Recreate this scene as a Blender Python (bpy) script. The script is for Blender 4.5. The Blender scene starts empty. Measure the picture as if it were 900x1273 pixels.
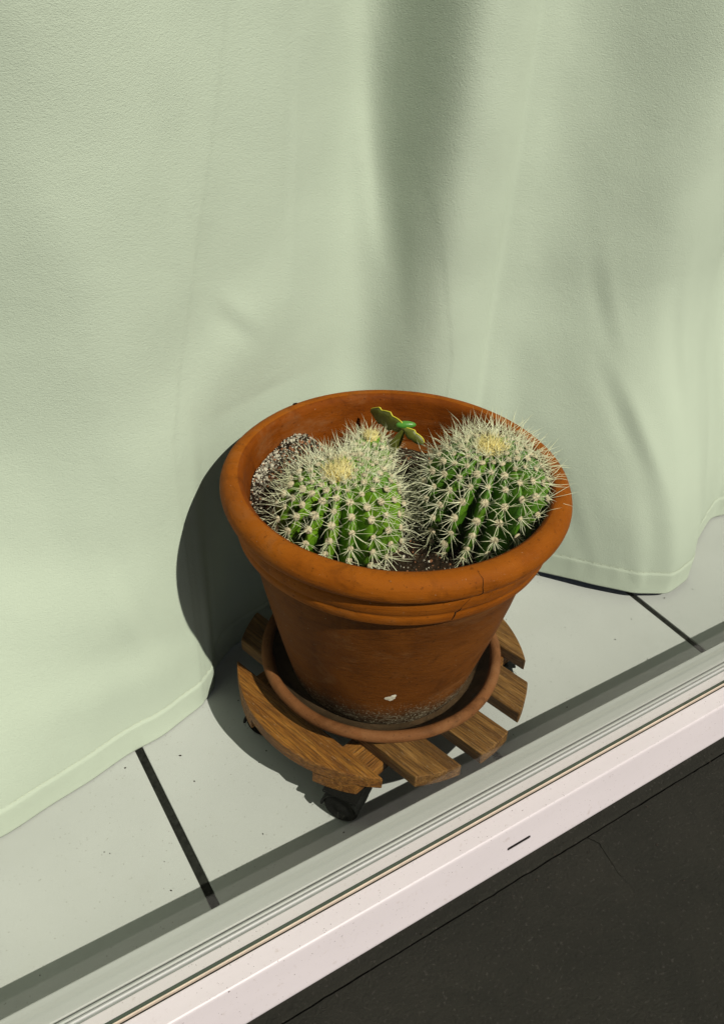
import bpy, bmesh, math, random
import numpy as np
from mathutils import Vector, Matrix, noise
random.seed(7)
rng = np.random.default_rng(7)
PI = math.pi
scene = bpy.context.scene

# ------------------------------------------------------------------ camera
CAM = Vector((-0.3593, -0.4872, 0.6931))
yaw, pitch, roll = math.radians(33.77), math.radians(36.10), math.radians(3.52)
fwd = Vector((math.sin(yaw) * math.cos(pitch), math.cos(yaw) * math.cos(pitch), -math.sin(pitch)))
rgt0 = Vector((math.cos(yaw), -math.sin(yaw), 0))
up0 = rgt0.cross(fwd)
rgt = math.cos(roll) * rgt0 + math.sin(roll) * up0
upv = -math.sin(roll) * rgt0 + math.cos(roll) * up0
cd = bpy.data.cameras.new('camera')
cam = bpy.data.objects.new('camera', cd)
scene.collection.objects.link(cam)
M3 = Matrix((rgt, upv, -fwd)).transposed()
cam.matrix_world = Matrix.Translation(CAM) @ M3.to_4x4()
cd.sensor_fit = 'VERTICAL'
cd.sensor_height = 36.0
cd.lens = 1049.6 / 1273.0 * 36.0
cd.clip_start = 0.01
cd.clip_end = 200
scene.camera = cam

# ------------------------------------------------------------------ sky, sun, exposure
SUN_FROM = Vector((0.19, -0.95, 1.0)).normalized()
elev = math.asin(SUN_FROM.z)
world = bpy.data.worlds.new('World')
scene.world = world
world.use_nodes = True
wn = world.node_tree.nodes
wl = world.node_tree.links
bg = wn['Background']
sky = wn.new('ShaderNodeTexSky')
sky.sky_type = 'NISHITA'
sky.sun_disc = False
sky.sun_elevation = elev
sky.air_density = 0.18
sky.dust_density = 0.9
sky.ozone_density = 0.3
sky.sun_rotation = math.atan2(SUN_FROM.x, SUN_FROM.y)
wl.new(sky.outputs[0], bg.inputs[0])
bg.inputs[1].default_value = 0.05
ld = bpy.data.lights.new('sun', 'SUN')
ld.energy = 5.0
ld.angle = math.radians(0.6)
ld.color = (1.0, 0.92, 0.84)
sun = bpy.data.objects.new('sun', ld)
scene.collection.objects.link(sun)
sun.rotation_euler = SUN_FROM.to_track_quat('Z', 'Y').to_euler()
vs = scene.view_settings
vs.view_transform = 'Standard'
vs.look = 'None'
vs.exposure = -0.14
vs.gamma = 1.0
vs.use_curve_mapping = False
scene.cycles.max_bounces = 12
scene.cycles.diffuse_bounces = 1
scene.cycles.transparent_max_bounces = 32
scene.cycles.use_denoising = True

# ------------------------------------------------------------------ helpers
C = scene.collection

def link(name, me, parent=None, mat=None, loc=None, rot=None, smooth=False):
    o = bpy.data.objects.new(name, me)
    C.objects.link(o)
    if parent is not None:
        o.parent = parent
    if mat is not None and me is not None:
        if len(me.materials) == 0:
            me.materials.append(mat)
    if loc is not None:
        o.location = loc
    if rot is not None:
        o.rotation_euler = rot
    if smooth and me is not None:
        me.polygons.foreach_set('use_smooth', [True] * len(me.polygons))
    return o

def tag(o, label=None, cat=None, group=None, kind=None):
    if label: o['label'] = label
    if cat: o['category'] = cat
    if group: o['group'] = group
    if kind: o['kind'] = kind
    return o

def empty(name, loc=(0, 0, 0), rz=0):
    o = bpy.data.objects.new(name, None)
    C.objects.link(o)
    o.location = loc
    o.rotation_euler = (0, 0, rz)
    o.empty_display_size = 0.02
    return o

def mesh(name, v, f):
    me = bpy.data.meshes.new(name)
    me.from_pydata([tuple(p) for p in v], [], f)
    me.update()
    return me

def bmmesh(name, bm):
    me = bpy.data.meshes.new(name)
    bmesh.ops.recalc_face_normals(bm, faces=bm.faces[:])
    bm.to_mesh(me)
    bm.free()
    return me

def bevel(o, w, seg=2):
    m = o.modifiers.new('bevel', 'BEVEL')
    m.width = w
    m.segments = seg
    m.limit_method = 'ANGLE'
    m.angle_limit = math.radians(35)
    return o

def box_bm(bm, x0, x1, y0, y1, z0, z1):
    vs_ = [bm.verts.new(p) for p in ((x0, y0, z0), (x1, y0, z0), (x1, y1, z0), (x0, y1, z0), (x0, y0, z1), (x1, y0, z1), (x1, y1, z1), (x0, y1, z1))]
    for f in ((0, 3, 2, 1), (4, 5, 6, 7), (0, 1, 5, 4), (1, 2, 6, 5), (2, 3, 7, 6), (3, 0, 4, 7)):
        bm.faces.new([vs_[i] for i in f])

def box(name, x0, x1, y0, y1, z0, z1, mat, parent=None, bev=0):
    bm = bmesh.new()
    box_bm(bm, x0, x1, y0, y1, z0, z1)
    o = link(name, bmmesh(name, bm), parent, mat)
    if bev: bevel(o, bev)
    return o

def lathe(name, prof, n, wob=None, closed=False):
    """revolve (r, z) profile; wob(r,z,a) -> (dr,dz)"""
    V, F = [], []
    m = len(prof)
    for i in range(n):
        a = 2 * PI * i / n
        for (r, z) in prof:
            dr, dz = wob(r, z, a) if wob and r > 1e-6 else (0, 0)
            V.append(((r + dr) * math.cos(a), (r + dr) * math.sin(a), z + dz))
    for i in range(n):
        j = (i + 1) % n
        for k in range(m - 1 if not closed else m):
            k2 = (k + 1) % m
            F.append((i * m + k, j * m + k, j * m + k2, i * m + k2))
    me = mesh(name, V, F)
    bm = bmesh.new()
    bm.from_mesh(me)
    bmesh.ops.remove_doubles(bm, verts=bm.verts[:], dist=1e-6)
    bmesh.ops.recalc_face_normals(bm, faces=bm.faces[:])
    bm.to_mesh(me)
    bm.free()
    me.polygons.foreach_set('use_smooth', [True] * len(me.polygons))
    return me

def prism(name, poly, z0, z1):
    bm = bmesh.new()
    a = [bm.verts.new((x, y, z0)) for x, y in poly]
    b = [bm.verts.new((x, y, z1)) for x, y in poly]
    n = len(poly)
    bm.faces.new(a[::-1])
    bm.faces.new(b)
    for i in range(n):
        bm.faces.new((a[i], a[(i + 1) % n], b[(i + 1) % n], b[i]))
    return bmmesh(name, bm)

def extrude_x(name, prof, x0, x1):
    """(y,z) outline swept along X"""
    bm = bmesh.new()
    a = [bm.verts.new((x0, y, z)) for y, z in prof]
    b = [bm.verts.new((x1, y, z)) for y, z in prof]
    n = len(prof)
    bm.faces.new(a)
    bm.faces.new(b[::-1])
    for i in range(n):
        bm.faces.new((a[i], b[i], b[(i + 1) % n], a[(i + 1) % n]))
    return bmmesh(name, bm)

def tube(name, pts, rad, n=6, caps=True):
    """tube through points; rad scalar or list"""
    P = [Vector(p) for p in pts]
    V, F = [], []
    for i, p in enumerate(P):
        t = (P[min(i + 1, len(P) - 1)] - P[max(i - 1, 0)]).normalized()
        u = t.orthogonal().normalized() if i == 0 else (u - t * u.dot(t)).normalized()
        w = t.cross(u)
        r = rad[i] if isinstance(rad, (list, tuple)) else rad
        for k in range(n):
            a = 2 * PI * k / n
            V.append(p + r * (math.cos(a) * u + math.sin(a) * w))
    for i in range(len(P) - 1):
        for k in range(n):
            k2 = (k + 1) % n
            F.append((i * n + k, i * n + k2, (i + 1) * n + k2, (i + 1) * n + k))
    if caps:
        F.append(tuple(range(n))[::-1])
        F.append(tuple((len(P) - 1) * n + k for k in range(n)))
    return mesh(name, V, F)

# ------------------------------------------------------------------ materials
class NT:
    def __init__(self, name):
        self.m = bpy.data.materials.new(name)
        self.m.use_nodes = True
        self.t = self.m.node_tree
        self.b = self.t.nodes['Principled BSDF']
        self.out = self.t.nodes['Material Output']
    def n(self, typ, **kw):
        nd = self.t.nodes.new(typ)
        for k, v in kw.items():
            setattr(nd, k, v)
        return nd
    def l(self, a, b):
        self.t.links.new(a, b)
    def coord(self, scale=(1, 1, 1), rot=(0, 0, 0), loc=(0, 0, 0)):
        tc = self.n('ShaderNodeTexCoord')
        mp = self.n('ShaderNodeMapping')
        mp.inputs['Scale'].default_value = scale
        mp.inputs['Rotation'].default_value = rot
        mp.inputs['Location'].default_value = loc
        self.l(tc.outputs['Object'], mp.inputs['Vector'])
        return mp.outputs[0]
    def noise(self, vec, scale, detail=4, rough=0.55, dist=0.0):
        nd = self.n('ShaderNodeTexNoise')
        nd.inputs['Scale'].default_value = scale
        nd.inputs['Detail'].default_value = detail
        nd.inputs['Roughness'].default_value = rough
        nd.inputs['Distortion'].default_value = dist
        self.l(vec, nd.inputs['Vector'])
        return nd.outputs['Fac']
    def ramp(self, fac, stops, interp='LINEAR'):
        nd = self.n('ShaderNodeValToRGB')
        cr = nd.color_ramp
        cr.interpolation = interp
        while len(cr.elements) < len(stops):
            cr.elements.new(0.5)
        for e, (p, c) in zip(cr.elements, stops):
            e.position = p
            e.color = (c, c, c, 1) if isinstance(c, (int, float)) else (*c, 1)
        self.l(fac, nd.inputs[0])
        return nd.outputs[0]
    def mix(self, fac, a, b, mode='MIX'):
        nd = self.n('ShaderNodeMix', data_type='RGBA', blend_type=mode)
        if isinstance(fac, (int, float)): nd.inputs[0].default_value = fac
        else: self.l(fac, nd.inputs[0])
        for i, v in ((6, a), (7, b)):
            if isinstance(v, tuple): nd.inputs[i].default_value = (*v, 1)
            else: self.l(v, nd.inputs[i])
        return nd.outputs[2]
    def math(self, op, a, b=None):
        nd = self.n('ShaderNodeMath', operation=op)
        for i, v in ((0, a), (1, b)):
            if v is None: continue
            if isinstance(v, (int, float)): nd.inputs[i].default_value = v
            else: self.l(v, nd.inputs[i])
        return nd.outputs[0]
    def bump(self, h, dist, strength=1.0, prev=None):
        nd = self.n('ShaderNodeBump')
        nd.inputs['Distance'].default_value = dist
        nd.inputs['Strength'].default_value = strength
        self.l(h, nd.inputs['Height'])
        if prev is not None: self.l(prev, nd.inputs['Normal'])
        self.l(nd.outputs[0], self.b.inputs['Normal'])
        return nd.outputs[0]
    def base(self, c):
        if isinstance(c, tuple): self.b.inputs['Base Color'].default_value = (*c, 1)
        else: self.l(c, self.b.inputs['Base Color'])
    def rough(self, r):
        if isinstance(r, (int, float)): self.b.inputs['Roughness'].default_value = r
        else: self.l(r, self.b.inputs['Roughness'])
    def spec(self, s):
        self.b.inputs['Specular IOR Level'].default_value = s

def plain(name, col, rough=0.6, spec=0.5, var=0.12, scale=60, bump=0.0):
    t = NT(name)
    v = t.coord()
    n = t.noise(v, scale, 4)
    lo = tuple(c * (1 - var) for c in col)
    hi = tuple(min(1, c * (1 + var)) for c in col)
    t.base(t.ramp(n, [(0.3, lo), (0.7, hi)]))
    t.rough(rough)
    t.spec(spec)
    if bump: t.bump(t.noise(v, scale * 6, 3), bump)
    return t.m

# terracotta
def make_terracotta(name, dark, mid, light, crust):
    t = NT(name)
    v = t.coord()
    n1 = t.noise(v, 14, 6, 0.6, 0.6)
    n2 = t.noise(t.coord((1, 1, 3.2)), 45, 5, 0.6)
    col = t.ramp(n1, [(0.30, dark), (0.5, mid), (0.72, light)])
    col = t.mix(t.ramp(n2, [(0.35, 0.0), (0.75, 0.45)]), col, light)
    # handling smudges and scuffs
    n3 = t.noise(t.coord((1, 1, 1.6), loc=(3, 1, 2)), 24, 7, 0.7, 1.2)
    col = t.mix(t.ramp(n3, [(0.52, 0.0), (0.70, 0.55)]), col, tuple(c * 0.45 for c in dark))
    n6 = t.noise(t.coord((1, 1, 2.0), loc=(6, 3, 9)), 9, 7, 0.72, 1.5)
    col = t.mix(t.ramp(n6, [(0.54, 0.0), (0.72, 0.30)]), col, (0.30, 0.16, 0.075))
    n7 = t.noise(t.coord((1, 1, 9), loc=(1, 3, 4)), 16, 5, 0.7, 0.8)
    col = t.mix(t.ramp(n7, [(0.60, 0.0), (0.70, 0.35)]), col, tuple(c * 0.5 for c in dark))
    n4 = t.noise(t.coord(loc=(9, 4, 1)), 420, 2, 0.5)
    col = t.mix(t.ramp(n4, [(0.735, 0.0), (0.78, 0.55)]), col, (0.42, 0.32, 0.22))
    n5 = t.noise(t.coord(loc=(2, 8, 5)), 300, 3, 0.6)
    col = t.mix(t.ramp(n5, [(0.30, 0.6), (0.37, 0.0)]), col, tuple(c * 0.35 for c in dark))
    if crust:
        tc = t.n('ShaderNodeTexCoord')
        sep = t.n('ShaderNodeSeparateXYZ')
        t.l(tc.outputs['Object'], sep.inputs[0])
        z = sep.outputs[2]
        nz = t.noise(v, 26, 5, 0.65)
        zz = t.math('ADD', z, t.math('MULTIPLY', t.math('SUBTRACT', nz, 0.5), 0.035))
        damp = t.ramp(t.math('MULTIPLY', zz, 10.0), [(0.10, 0.85), (0.34, 0.0)])
        col = t.mix(damp, col, (0.035, 0.022, 0.012))
        # lime scale that crept up from the saucer: broken horizontal tide lines and grains
        g = t.noise(t.coord((1, 1, 3)), 120, 7, 0.8, 0.3)
        band = t.ramp(t.math('MULTIPLY', zz, 10.0), [(0.02, 0.9), (0.16, 0.75), (0.27, 0.12), (0.42, 0.0)])
        cm = t.math('MULTIPLY', band, t.ramp(g, [(0.48, 0.0), (0.70, 0.85)]))
        col = t.mix(cm, col, (0.40, 0.35, 0.25))
        gr = t.noise(t.coord(loc=(5, 5, 5)), 500, 2, 0.5)
        band2 = t.ramp(t.math('MULTIPLY', zz, 10.0), [(0.05, 1.0), (0.45, 0.0)])
        col = t.mix(t.math('MULTIPLY', band2, t.ramp(gr, [(0.60, 0.0), (0.66, 0.8)])), col, (0.5, 0.45, 0.33))
    t.base(col)
    t.rough(t.ramp(n1, [(0.3, 0.62), (0.7, 0.8)]))
    t.spec(0.10)
    b = t.bump(t.noise(v, 900, 4, 0.6), 0.00035, 0.6)
    t.bump(t.noise(t.coord((1, 1, 6)), 60, 4), 0.0012, 0.45, b)
    return t.m

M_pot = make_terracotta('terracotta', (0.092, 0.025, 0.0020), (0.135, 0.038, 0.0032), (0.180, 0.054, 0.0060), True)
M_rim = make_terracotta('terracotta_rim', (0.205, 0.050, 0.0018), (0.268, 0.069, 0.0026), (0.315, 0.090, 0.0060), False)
M_inside = make_terracotta('inside_terracotta', (0.125, 0.026, 0.0010), (0.180, 0.040, 0.0012), (0.225, 0.054, 0.0030), False)  # darker clay for the inward-facing side of the rim
M_saucer = make_terracotta('saucer_clay', (0.130, 0.048, 0.016), (0.180, 0.068, 0.024), (0.225, 0.098, 0.040), False)
M_crack = plain('crack_dark', (0.02, 0.010, 0.005), 0.9, 0.1)
M_splash = plain('white_splash', (0.72, 0.66, 0.55), 0.8, 0.2, 0.2, 300, 0.0004)

# wood; local X runs along the grain
def make_wood(name, dark, mid, light, seed):
    t = NT(name)
    oi = t.n('ShaderNodeObjectInfo')
    tc = t.n('ShaderNodeTexCoord')
    add = t.n('ShaderNodeVectorMath', operation='ADD')
    t.l(tc.outputs['Object'], add.inputs[0])
    cmb = t.n('ShaderNodeCombineXYZ')
    t.l(t.math('MULTIPLY', oi.outputs['Random'], 7.0), cmb.inputs[0])
    t.l(t.math('MULTIPLY', oi.outputs['Random'], 3.0), cmb.inputs[1])
    t.l(cmb.outputs[0], add.inputs[1])
    def mp(sc):
        m = t.n('ShaderNodeMapping')
        m.inputs['Scale'].default_value = sc
        m.inputs['Location'].default_value = (seed, seed * 2, 0)
        t.l(add.outputs[0], m.inputs[0])
        return m.outputs[0]
    g1 = t.noise(mp((7, 110, 110)), 1.6, 6, 0.65, 0.9)
    g2 = t.noise(mp((22, 520, 520)), 1.5, 5, 0.68, 0.5)
    g3 = t.noise(mp((9, 40, 40)), 1.2, 3, 0.5, 0.4)
    col = t.ramp(g1, [(0.34, dark), (0.50, mid), (0.66, light)])
    col = t.mix(t.ramp(g2, [(0.40, 0.70), (0.56, 0.0)]), col, tuple(c * 0.32 for c in dark))
    col = t.mix(t.ramp(g3, [(0.56, 0.0), (0.74, 0.5)]), col, tuple(c * 0.5 for c in dark))
    n4 = t.noise(mp((90, 260, 260)), 2.0, 4, 0.6)
    col = t.mix(t.ramp(n4, [(0.62, 0.0), (0.74, 0.5)]), col, (0.42, 0.30, 0.18))
    t.base(col)
    t.rough(t.ramp(g2, [(0.3, 0.75), (0.7, 0.48)]))
    t.spec(0.4)
    b = t.bump(g2, 0.0018, 1.0)
    t.bump(g1, 0.0020, 0.9, b)
    return t.m

M_wood = make_wood('weathered_wood', (0.145, 0.058, 0.012), (0.270, 0.124, 0.027), (0.40, 0.205, 0.060), 1.0)
M_wood2 = make_wood('orange_wood', (0.19, 0.066, 0.009), (0.32, 0.122, 0.015), (0.44, 0.190, 0.030), 5.0)
M_black = plain('black_plastic', (0.003, 0.0033, 0.003), 0.7, 0.2, 0.3, 200, 0.0003)
M_tyre = plain('dusty_rubber', (0.005, 0.005, 0.0045), 0.9, 0.2, 0.5, 300, 0.0006)
M_lint = plain('lint', (0.035, 0.035, 0.03), 0.9, 0.1)

# curtain cloth
def make_cloth():
    t = NT('green_cloth')
    v = t.coord()
    n1 = t.noise(v, 5, 4, 0.5)
    t.base(t.ramp(n1, [(0.3, (0.508, 0.568, 0.480)), (0.7, (0.532, 0.592, 0.502))]))
    t.rough(0.85)
    t.spec(0.25)
    t.b.inputs['Sheen Weight'].default_value = 0.05
    t.b.inputs['Sheen Roughness'].default_value = 0.45
    t.b.inputs['Sheen Tint'].default_value = (1.0, 0.93, 0.86, 1)
    # crumpled, felted surface
    a = t.noise(t.coord((1, 1, 1.5), rot=(0, 0.5, 0)), 430, 3, 0.6, 0.6)
    b = t.bump(a, 0.0009, 0.38)
    w = t.noise(t.coord((1, 1, 2.2), rot=(0, -0.3, 0)), 800, 2, 0.5, 0.5)
    b = t.bump(w, 0.0006, 0.6, b)
    t.bump(t.noise(v, 26, 3, 0.5, 0.4), 0.004, 0.16, b)
    return t.m
M_cloth = make_cloth()
M_thread = plain('thread', (0.56, 0.60, 0.46), 0.8, 0.2)

# tile
def make_tile():
    t = NT('speckled_tile')
    v = t.coord()
    n1 = t.noise(v, 9, 4, 0.55)
    col = t.ramp(n1, [(0.3, (0.485, 0.495, 0.490)), (0.7, (0.530, 0.540, 0.535))])
    vo = t.n('ShaderNodeTexVoronoi')
    vo.inputs['Scale'].default_value = 260
    t.l(v, vo.inputs['Vector'])
    sp = t.ramp(vo.outputs['Distance'], [(0.08, 1.0), (0.17, 0.0)])
    pick = t.ramp(t.noise(v, 170, 1), [(0.48, 0.0), (0.56, 1.0)])
    col = t.mix(t.math('MULTIPLY', t.math('MULTIPLY', sp, pick), 0.6), col, (0.14, 0.11, 0.08))
    n3 = t.noise(t.coord(loc=(1, 3, 0)), 1100, 2, 0.5)
    col = t.mix(t.ramp(n3, [(0.30, 0.30), (0.42, 0.0)]), col, (0.36, 0.36, 0.33))
    n4 = t.noise(t.coord(loc=(4, 3, 0)), 17, 6, 0.7)
    col = t.mix(t.ramp(n4, [(0.55, 0.0), (0.8, 0.25)]), col, (0.42, 0.42, 0.37))
    t.base(col)
    t.rough(t.ramp(n4, [(0.3, 0.42), (0.7, 0.6)]))
    t.spec(0.4)
    t.bump(t.noise(v, 700, 3), 0.0002, 0.5)
    return t.m
M_tile = make_tile()
M_grout = plain('dark_grout', (0.022, 0.023, 0.020), 0.95, 0.1, 0.5, 260, 0.001)

# frame metal
def make_paint(name, col, dirt):
    t = NT(name)
    v = t.coord((0.25, 1, 1))
    n = t.noise(v, 30, 5, 0.6)
    c = t.ramp(n, [(0.35, tuple(x * 0.95 for x in col)), (0.7, col)])
    d = t.noise(t.coord(loc=(3, 2, 1)), 160, 6, 0.7)
    c = t.mix(t.ramp(d, [(0.60, 0.0), (0.75, dirt)]), c, (0.30, 0.24, 0.18))
    s = t.noise(t.coord(loc=(7, 2, 1)), 700, 1, 0.5)
    c = t.mix(t.ramp(s, [(0.74, 0.0), (0.78, dirt * 2)]), c, (0.08, 0.06, 0.05))
    t.base(c)
    t.rough(0.42)
    t.spec(0.45)
    t.bump(t.noise(t.coord(), 240, 3), 0.0002, 0.4)
    return t.m
M_white = make_paint('white_frame_paint', (0.570, 0.542, 0.550), 0.45)
M_inner = make_paint('inner_frame_paint', (0.44, 0.45, 0.445), 0.12)
M_gasket_slot = plain('rubber_and_slot_dark', (0.010, 0.009, 0.008), 0.7, 0.2)
M_greenedge = plain('green_seal', (0.022, 0.042, 0.026), 0.5, 0.5)
M_cream = plain('cream_seal', (0.56, 0.48, 0.38), 0.6, 0.3)
M_grey = plain('grey_seal', (0.20, 0.22, 0.20), 0.5, 0.4)

def make_glass():
    t = NT('window_glass')
    t.t.nodes.remove(t.b)
    tr = t.n('ShaderNodeBsdfTransparent')
    tr.inputs[0].default_value = (0.988, 0.997, 0.984, 1)
    gl = t.n('ShaderNodeBsdfGlossy')
    gl.inputs['Roughness'].default_value = 0.0
    geo = t.n('ShaderNodeNewGeometry')
    ior = t.math('ADD', 1.15, t.math('MULTIPLY', geo.outputs['Backfacing'], 1 / 1.15 - 1.15))
    fr = t.n('ShaderNodeFresnel')
    t.l(ior, fr.inputs['IOR'])
    mx = t.n('ShaderNodeMixShader')
    t.l(fr.outputs[0], mx.inputs[0])
    t.l(tr.outputs[0], mx.inputs[1])
    t.l(gl.outputs[0], mx.inputs[2])
    t.l(mx.outputs[0], t.out.inputs[0])
    return t.m
M_glass = make_glass()

def make_pave():
    t = NT('dark_pavement')
    v = t.coord()
    n = t.noise(v, 30, 6, 0.65, 0.4)
    c = t.ramp(t.noise(t.coord(loc=(8, 2, 2)), 11, 8, 0.75, 0.6), [(0.3, (0.012, 0.013, 0.009)), (0.7, (0.021, 0.021, 0.015))])
    s = t.noise(t.coord(loc=(5, 1, 2)), 330, 2, 0.5)
    c = t.mix(t.ramp(s, [(0.62, 0.0), (0.74, 0.55)]), c, (0.055, 0.052, 0.044))
    t.base(c)
    t.rough(0.85)
    t.spec(0.25)
    b = t.bump(t.noise(v, 380, 5, 0.7), 0.0022, 0.9)
    t.bump(n, 0.004, 0.4, b)
    return t.m
M_pave = make_pave()
M_subsoil = plain('dark_joint', (0.008, 0.008, 0.007), 0.95, 0.1)

# cactus
def make_cactus(name, a, b, c):
    t = NT(name)
    v = t.coord()
    n = t.noise(v, 38, 5, 0.6, 0.3)
    col = t.ramp(n, [(0.3, a), (0.52, b), (0.75, c)])
    n2 = t.noise(t.coord(loc=(2, 2, 2)), 160, 4, 0.7)
    col = t.mix(t.ramp(n2, [(0.60, 0.0), (0.75, 0.4)]), col, (0.16, 0.17, 0.045))
    t.base(col)
    t.rough(t.ramp(n2, [(0.3, 0.28), (0.7, 0.5)]))
    t.spec(0.5)
    t.b.inputs['Subsurface Weight'].default_value = 0.08
    t.b.inputs['Subsurface Radius'].default_value = (0.002, 0.005, 0.001)
    t.bump(t.noise(v, 240, 4), 0.0006, 0.5)
    return t.m
M_cac = make_cactus('cactus_skin', (0.055, 0.150, 0.006), (0.125, 0.265, 0.010), (0.22, 0.36, 0.020))
M_cac2 = make_cactus('dark_cactus_skin', (0.036, 0.115, 0.006), (0.072, 0.185, 0.009), (0.135, 0.26, 0.016))

def make_spine(name, base, tip):
    t = NT(name)
    oi = t.n('ShaderNodeObjectInfo')
    t.base(t.mix(oi.outputs['Random'], base, tip))
    t.rough(0.42)
    t.spec(0.45)
    t.b.inputs['Subsurface Weight'].default_value = 0.0
    return t.m
M_spine = make_spine('spine', (0.78, 0.77, 0.50), (0.87, 0.86, 0.64))
M_spine_y = make_spine('young_spine', (0.82, 0.68, 0.26), (0.86, 0.76, 0.38))
M_wool = plain('areole_wool', (0.74, 0.62, 0.43), 0.95, 0.1, 0.2, 800, 0.0006)
M_wool_y = plain('crown_wool', (0.80, 0.62, 0.20), 0.95, 0.1, 0.15, 800, 0.0006)
M_leaf = plain('olive_segment', (0.105, 0.115, 0.016), 0.45, 0.5, 0.2, 120, 0.0003)
M_leafedge = plain('yellow_edge', (0.62, 0.56, 0.045), 0.5, 0.4, 0.15, 200)
M_bud = plain('green_bud', (0.075, 0.25, 0.035), 0.32, 0.5, 0.15, 120, 0.0002)

def make_soil():
    t = NT('soil')
    v = t.coord()
    n = t.noise(v, 220, 6, 0.7)
    t.base(t.ramp(n, [(0.35, (0.012, 0.008, 0.005)), (0.6, (0.040, 0.024, 0.014)), (0.75, (0.10, 0.065, 0.04))]))
    t.rough(0.95)
    t.spec(0.1)
    t.bump(n, 0.003, 0.9)
    return t.m
M_soil = make_soil()
GRAINS = [plain('grain_pale', (0.62, 0.57, 0.47), 0.9, 0.2, 0.3, 200, 0.001), plain('grain_brown', (0.30, 0.13, 0.065), 0.9, 0.2, 0.4, 200, 0.001),
          plain('grain_dark', (0.035, 0.026, 0.018), 0.9, 0.2, 0.4, 200, 0.001), plain('grain_grey', (0.28, 0.25, 0.20), 0.9, 0.2, 0.3, 200, 0.001)]

# ------------------------------------------------------------------ the setting: floor, pavement
floor = box('floor', -1.6, 2.6, -0.1475, 1.0, -0.05, -0.0022, M_grout)
tag(floor, 'pale speckled tiled floor behind the window with dark joints', None, None, 'structure')
XJ = [-0.236 + 0.307 * k for k in range(-4, 10)]
tile_me = prism('tile', [(-0.1495, -0.30), (0.1495, -0.30), (0.1495, 0.30), (-0.1495, 0.30)], -0.008, 0.0)
def tile_mesh(w, y0, y1):
    return prism('tile', [(-w, y0), (w, y0), (w, y1), (-w, y1)], -0.007, 0.0)
tm1 = tile_mesh(0.1495, -0.1473, 0.246)
tm2 = tile_mesh(0.1495, 0.254, 0.66)
for x in XJ:
    for me in (tm1, tm2):
        o = link('tile', me, floor, M_tile, (x + 0.1535, 0, 0))
        bevel(o, 0.0009, 2)

ground = box('ground', -8, 8, -9, -0.2095, -0.30, -0.012, M_subsoil)
tag(ground, 'dark packed ground under the pavement', None, None, 'structure')
pav = empty('pavement', (0, -0.6, 0))
tag(pav, 'dark cracked asphalt pavement outside the window frame', None, None, 'structure')
strip_bm = bmesh.new()
NX = 340
XS = np.concatenate([np.linspace(-5, -1.0, 12, endpoint=False), np.linspace(-1.0, 1.4, NX), np.linspace(1.5, 6, 12)])
def jag(x, s, amp):
    return amp * (noise.noise((x * 60, s, 0)) + 0.5 * noise.noise((x * 190, s, 3)))
rows = []
for i, x in enumerate(XS):
    sag = 0.0015 * noise.noise((x * 14, 2, 0))
    ys = [-0.2112, -0.2160, -0.2215, -0.2250 + jag(x, 1, 0.0008), -0.2272 + jag(x, 1, 0.0008), -0.2274 + jag(x, 1, 0.0008)]
    zs = [-0.0003, -0.0015 + sag, -0.0030 + sag, -0.0036 + sag, -0.0050 + sag, -0.014]
    rows.append([strip_bm.verts.new((x, y + 0.6, z)) for y, z in zip(ys, zs)])
for a, b in zip(rows[:-1], rows[1:]):
    for k in range(5):
        strip_bm.faces.new((a[k], b[k], b[k + 1], a[k + 1]))
o = link('sealing_strip', bmmesh('sealing_strip', strip_bm), pav, M_pave, smooth=True)
# asphalt slabs either side of a crack
crk = [(0.0872, -0.2292), (0.0925, -0.2381), (0.0905, -0.247), (0.0884, -0.2576), (0.0862, -0.268), (0.0867, -0.2828), (0.082, -0.31), (0.086, -0.36), (0.075, -0.45), (0.083, -0.6), (0.06, -0.9), (0.08, -1.6), (0.05, -6.0)]
cj = []
for (x0, y0), (x1, y1) in zip(crk[:-1], crk[1:]):
    for k in range(6):
        u = k / 6
        cj.append((x0 + (x1 - x0) * u + 0.0008 * noise.noise((y0 * 300 + k, 3, 1)), y0 + (y1 - y0) * u))
cj.append(crk[-1])
topL = [(x, -0.2285 + jag(x, 1, 0.0008)) for x in np.linspace(-0.9, 0.0872, 160)]
topR = [(x, -0.2285 + jag(x, 1, 0.0008)) for x in np.linspace(0.0885, 1.2, 160)]
def slab(poly):
    me = prism('asphalt_slab', [(x, y + 0.6) for x, y in poly], -0.014, -0.0025)
    return link('asphalt_slab', me, pav, M_pave)
cw = [0.0005 * max(0.04, 1 - k_c / 40) for k_c in range(len(cj))]
slab([(-6, -6), (-6, -0.2285)] + topL + [(x - w_, y) for (x, y), w_ in zip(cj, cw)])
slab([(x + w_, y) for (x, y), w_ in zip(cj, cw)][::-1] + topR + [(6, -0.2285), (6, -6)])
# crumbled bits along the joint
bm = bmesh.new()
for k in range(26):
    x = random.uniform(-0.1, 0.35)
    y = -0.2275 + random.gauss(0, 0.004) - (random.random() < 0.4) * random.random() * 0.08
    r = random.uniform(0.0004, 0.0009)
    mt = Matrix.Translation((x, y + 0.6, -0.002 + r * 0.5)) @ Matrix.Rotation(random.random() * 6, 4, 'Z') @ Matrix.Diagonal((r, r * random.uniform(.6, 1), r * 0.7, 1))
    bmesh.ops.create_icosphere(bm, subdivisions=1, radius=1, matrix=mt)
o = link('loose_grit', bmmesh('loose_grit', bm), pav, GRAINS[2])
o['kind'] = 'stuff'

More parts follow.
